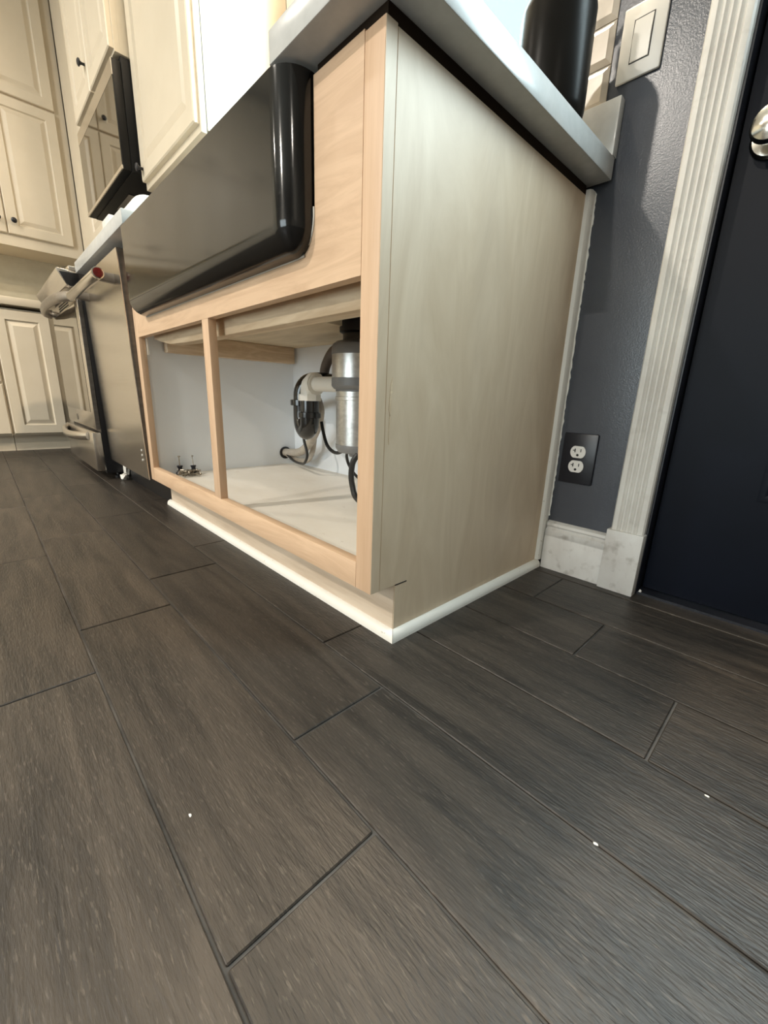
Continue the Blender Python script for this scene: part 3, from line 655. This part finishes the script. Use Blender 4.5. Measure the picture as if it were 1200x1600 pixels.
# bowed oven handle
hx0, hx1 = RG0 + 0.03, RG1 - 0.035
pts = []
for k in range(13):
    u = k / 12; pts.append((hx0 + (hx1 - hx0) * u, -0.060 - 0.050 * math.sin(math.pi * u) ** 0.45, 0.795))
MB().tube(pts, 0.014, 14, 2, flat=1.5).build('handle', m_steel_m, od)
box('handle_mount', m_steel, od, hx0 - 0.014, hx0 + 0.014, -0.075, -0.045, 0.782, 0.808, bevel=0.003)
box('handle_mount', m_steel, od, hx1 - 0.014, hx1 + 0.014, -0.075, -0.045, 0.782, 0.808, bevel=0.003)
wd = box('warming_drawer', m_steel, rg_, RG0 + 0.002, RG1 - 0.001, -0.064, -0.0285, 0.044, 0.222, bevel=0.003)
pts = []
for k in range(11):
    u = k / 10; pts.append((RG0 + 0.06 + (RG1 - RG0 - 0.16) * u, -0.064 - 0.042 * math.sin(math.pi * u) ** 0.5, 0.200 - 0.012 * math.sin(math.pi * u)))
MB().tube(pts, 0.013, 12, 2, flat=1.5).build('drawer_handle', m_steel, wd)
# two cast grates with pale highlights
for gx in (-2.04, -2.41):
    g = MB()
    for yy in (0.02, 0.24, 0.46): g.box(gx - 0.17, gx + 0.17, yy - 0.006, yy + 0.006, 0.936, 0.950)
    for xx in (-0.165, -0.055, 0.055, 0.165): g.box(gx + xx - 0.006, gx + xx + 0.006, 0.014, 0.466, 0.936, 0.950)
    for xx in (-0.165, 0.165):
        for yy in (0.02, 0.46): g.box(gx + xx - 0.008, gx + xx + 0.008, yy - 0.008, yy + 0.008, 0.908, 0.938)
    g.build('burner_grate', m_steel, rg_)

# ------------------------------------------------------------------ cream raised-panel cabinets
def front(name, parent, axis, a0, a1, b0, b1, base, out, style='raised', fr=0.055):
    # moulded door or drawer front standing from depth 'base' out to 'out'
    e = 0.004
    s_ = 1 if out > base else -1
    th = abs(out - base)
    def D(tt): return base + s_ * tt
    rects = [(a0, a1, b0, b1, D(0)), (a0, a1, b0, b1, D(th - 0.004)), (a0 + e, a1 - e, b0 + e, b1 - e, D(th))]
    if style == 'raised':
        g = fr
        rects += [(a0 + g, a1 - g, b0 + g, b1 - g, D(th)), (a0 + g + 0.006, a1 - g - 0.006, b0 + g + 0.006, b1 - g - 0.006, D(th - 0.009)),
                  (a0 + g + 0.012, a1 - g - 0.012, b0 + g + 0.012, b1 - g - 0.012, D(th - 0.009)),
                  (a0 + g + 0.034, a1 - g - 0.034, b0 + g + 0.034, b1 - g - 0.034, D(th - 0.001))]
    return MB().rings(rects, axis).build(name, m_cream, parent, angle=12)
def knob_on(parent, axis, a, b, out, s_=-1):
    pr = [(0.006, 0), (0.0055, 0.012), (0.009, 0.018), (0.0155, 0.021), (0.0155, 0.026), (0.010, 0.030), (0.001, 0.031)]
    pr = [(q_[0], out + s_ * q_[1]) for q_ in pr]
    c = (a, 0, b) if axis == 'y' else (0, a, b)
    return MB().lathe(pr, c, axis, 16).build('knob', m_plate_k, parent)

TOPZ = 2.88
# upper cabinet beside the window
uc = thing('wall_cabinet', (-1.53, 0.45, 1.27), 'cream wall cabinet between the microwave and the sink window', 'cabinet')
box('carcass', m_cream, uc, -1.842, -1.215, 0.296, 0.619, 1.285, TOPZ)
box('face_frame', m_cream, uc, -1.842, -1.213, 0.2755, 0.2955, 1.272, TOPZ, bevel=0.001)
box('light_rail', m_cream, uc, -1.842, -1.213, 0.305, 0.318, 1.262, 1.285)
box('shadow_gap', m_creamgap, uc, -1.24, -1.2126, 0.2957, 0.2985, 1.274, TOPZ - 0.002)
dd = front('door', uc, 'y', -1.828, -1.222, 1.296, TOPZ - 0.03, 0.2752, 0.255)
knob_on(dd, 'y', -1.80, 1.335, 0.255)
# cabinet above the microwave
uc = thing('wall_cabinet', (-2.225, 0.4, 1.735), 'cream two-door wall cabinet directly above the microwave', 'cabinet')
box('carcass', m_cream, uc, -2.607, -1.845, 0.228, 0.619, 1.737, TOPZ)
box('face_frame', m_cream, uc, -2.607, -1.845, 0.208, 0.2278, 1.737, TOPZ)
dd = front('door', uc, 'y', -2.598, -2.232, 1.75, TOPZ - 0.03, 0.2078, 0.188)
knob_on(dd, 'y', -2.262, 1.86, 0.188)
dd = front('door', uc, 'y', -2.222, -1.856, 1.75, TOPZ - 0.03, 0.2078, 0.188)
# corner cabinet left of the microwave
uc = thing('wall_cabinet', (-3.0, 0.45, 1.29), 'cream corner wall cabinet to the left of the microwave', 'cabinet')
box('carcass', m_cream, uc, -3.43, -2.61, 0.30, 0.619, 1.292, TOPZ)
front('door', uc, 'y', -3.05, -2.63, 1.31, 2.12, 0.2998, 0.282)
front('door', uc, 'y', -3.05, -2.63, 2.135, TOPZ - 0.03, 0.2998, 0.282)
# run of tall wall cabinets on the far wall
fu = []
for k in range(4):
    ya1 = 0.298 - k * 0.70 if k == 0 else 0.248 - 0.70 * k + 0.003
    ya0 = 0.248 - 0.70 * (k + 1) + 0.006
    lab = ['cream stacked wall cabinet on the far wall, nearest the microwave corner', 'cream stacked wall cabinet on the far wall, second from the corner',
           'cream stacked wall cabinet on the far wall, third from the corner', 'cream stacked wall cabinet on the far wall, last from the corner'][k]
    uc = thing('wall_cabinet', (-3.6, (ya0 + ya1) / 2, 1.297), lab, 'cabinet', 'far wall cabinets')
    box('carcass', m_cream, uc, FARX + 0.002, -3.45, ya0, ya1, 1.297, TOPZ)
    for j in range(2):
        d1 = 0.244 - 0.70 * k - 0.35 * j; d0 = d1 - 0.344
        a = front('door', uc, 'x', d0, d1, 1.364, 2.128, -3.4498, -3.43)
        knob_on(a, 'x', d0 + 0.036 if j == 0 else d1 - 0.036, 1.44, -3.43, 1)
        a = front('door', uc, 'x', d0, d1, 2.14, TOPZ - 0.03, -3.4498, -3.43)
        knob_on(a, 'x', d0 + 0.036 if j == 0 else d1 - 0.036, 2.21, -3.43, 1)
# base cabinets on the far wall
XB = -3.15
def far_base(ya0, ya1, lab, fronts):
    bc = thing('base_cabinet', (-3.45, (ya0 + ya1) / 2, 0), lab, 'cabinet', 'far base cabinets')
    box('carcass', m_cream, bc, FARX + 0.002, XB - 0.02, ya0, ya1, 0.104, 0.876)
    box('toe_kick', m_cream, bc, XB - 0.085, XB - 0.073, ya0, ya1, 0.0, 0.104)
    for (a0, a1, b0, b1, st) in fronts:
        p = front('door' if st == 'raised' else 'drawer', bc, 'x', a0, a1, b0, b1, XB - 0.0198, XB, st)
        if st != 'raised': knob_on(p, 'x', (a0 + a1) / 2, (b0 + b1) / 2, XB, 1)
far_base(-0.282, 0.60, 'cream base cabinet with raised-panel door beside the range', [(-0.276, 0.0, 0.115, 0.865, 'raised')])
far_base(-0.76, -0.285, 'cream base cabinet with a stack of drawers on the far wall', [(-0.755, -0.290, 0.115, 0.425, 'flat'), (-0.755, -0.290, 0.437, 0.66, 'flat'), (-0.755, -0.290, 0.672, 0.865, 'flat')])
far_base(-1.46, -0.763, 'cream base cabinet with two tall doors on the far wall', [(-1.455, -1.115, 0.115, 0.865, 'raised'), (-1.108, -0.768, 0.115, 0.865, 'raised')])
far_base(-2.5, -1.463, 'cream base cabinet farthest from the range on the far wall', [(-2.495, -1.985, 0.115, 0.865, 'raised'), (-1.978, -1.468, 0.115, 0.865, 'raised')])
tag(box('countertop', m_cream, None, FARX + 0.002, XB + 0.028, -2.5, 0.612, 0.892, 0.938, bevel=0.004), 'pale cream countertop on the far base cabinets', 'countertop')

# ------------------------------------------------------------------ microwave
mw = thing('microwave', (-2.228, 0.4, 1.33), 'over-the-range microwave with mirrored door and black sides', 'microwave')
box('body', m_mwblack, mw, -2.607, -1.85, 0.226, 0.61, 1.331, 1.732, bevel=0.002)
dm = box('door', m_mwblack, mw, -2.605, -1.851, 0.192, 0.2255, 1.332, 1.714, bevel=0.003)
box('door_glass', m_mwglass, dm, -2.60, -1.856, 0.1895, 0.1925, 1.347, 1.656)
box('vent_strip', m_steel, dm, -2.604, -1.852, 0.189, 0.1925, 1.657, 1.713)
box('bottom_trim', m_steel, dm, -2.604, -1.852, 0.188, 0.1925, 1.332, 1.346)
box('under_light', m_blackglass, mw, -2.35, -2.10, 0.27, 0.33, 1.327, 1.3308)

# ------------------------------------------------------------------ things on the counter and floor
bt = thing('soap_bottle', (-0.03, 0.45, 0.916), 'large black bottle standing on the counter corner by the switch', 'bottle')
BR = 0.0645
MB().lathe([(0.002, 0.9165), (BR - 0.024, 0.9165), (BR - 0.010, 0.922), (BR - 0.003, 0.932), (BR, 0.946), (BR, 1.092), (BR - 0.003, 1.104), (BR - 0.011, 1.118), (BR - 0.024, 1.132), (BR - 0.038, 1.142), (0.020, 1.150), (0.018, 1.170)], (-0.03, 0.45, 0), seg=48).build('bottle_body', m_bottle, bt)
MB().lathe([(0.021, 1.168), (0.021, 1.196), (0.008, 1.198), (0.007, 1.235), (0.016, 1.237), (0.016, 1.247), (0.002, 1.248)], (-0.03, 0.45, 0), seg=20).build('pump', m_black, bt)
MB().tube([(-0.03, 0.45, 1.242), (-0.06, 0.42, 1.243), (-0.075, 0.405, 1.236)], 0.006, 10, 3).build('spout', m_black, bt)
rl = thing('paper_roll', (-1.36, 0.10, 0.916), 'white paper roll lying on the counter below the microwave', 'paper roll')
MB().lathe([(0.018, -1.45), (0.060, -1.45), (0.063, -1.447), (0.063, -1.253), (0.060, -1.25), (0.018, -1.25), (0.018, -1.45)], (0, 0.10, 0.980), 'x', 28).build('sheets', m_paper, rl)
MB().lathe([(0.018, -1.452), (0.020, -1.452), (0.020, -1.248), (0.018, -1.248)], (0, 0.10, 0.980), 'x', 20).build('core_tube', m_toe, rl)
bx_ = MB().box(-1.60, -1.49, 0.03, 0.14, 0.9165, 1.03)
tag(bx_.build('small_carton', m_recept, bevel=0.003), 'small white carton standing on the counter beside the paper roll', 'box')
def lump(name, x, y, z, s_, label, cat, m, group=None, seed=1):
    rnd = random.Random(seed)
    bm_ = bmesh.new(); bmesh.ops.create_icosphere(bm_, subdivisions=2, radius=1)
    for v in bm_.verts:
        k = 1 + rnd.uniform(-0.25, 0.25); v.co = Vector((v.co.x * s_[0] * k, v.co.y * s_[1] * k, max(-0.9, v.co.z) * s_[2] * k))
    zm = min(v.co.z for v in bm_.verts)
    for v in bm_.verts: v.co.z -= zm
    me = bpy.data.meshes.new(name); bm_.to_mesh(me); bm_.free(); me.materials.append(m)
    o = bpy.data.objects.new(name, me); COL.objects.link(o); o.location = (x, y, z)
    return tag(o, label, cat, group)
lump('foam_scrap', -1.80, 0.030, 0.0, (0.022, 0.016, 0.016), 'crumpled white foam scrap on the floor below the dishwasher', 'scrap', m_paper, seed=3)
lump('foam_block', -1.832, 0.05, 0.0, (0.008, 0.012, 0.040), 'upright white foam scrap between range and dishwasher', 'scrap', m_paper, seed=5)
lump('chip_or_light_speck', 0.096, -0.331, 0.0, (0.0022, 0.0013, 0.0008), 'tiny pale chip on the brown floor tile at lower left', 'paint chip', m_recept, seed=6)
lump('chip_or_light_speck', 0.393, -0.046, 0.0, (0.0026, 0.0016, 0.001), 'tiny white crumb on the tile joint at lower right', 'paint chip', m_recept, seed=7)
lump('chip_or_light_speck', 0.459, 0.104, 0.0, (0.0022, 0.0014, 0.0008), 'tiny white crumb on the dark tile near the navy door', 'paint chip', m_recept, seed=8)
lump('chip_or_light_speck', 0.2465, 0.628, 0.0, (0.003, 0.003, 0.006), 'white lump in place of a light speck at the door casing foot', 'paint chip', m_recept, seed=9)  # white lump stands in for light coming through the door corner
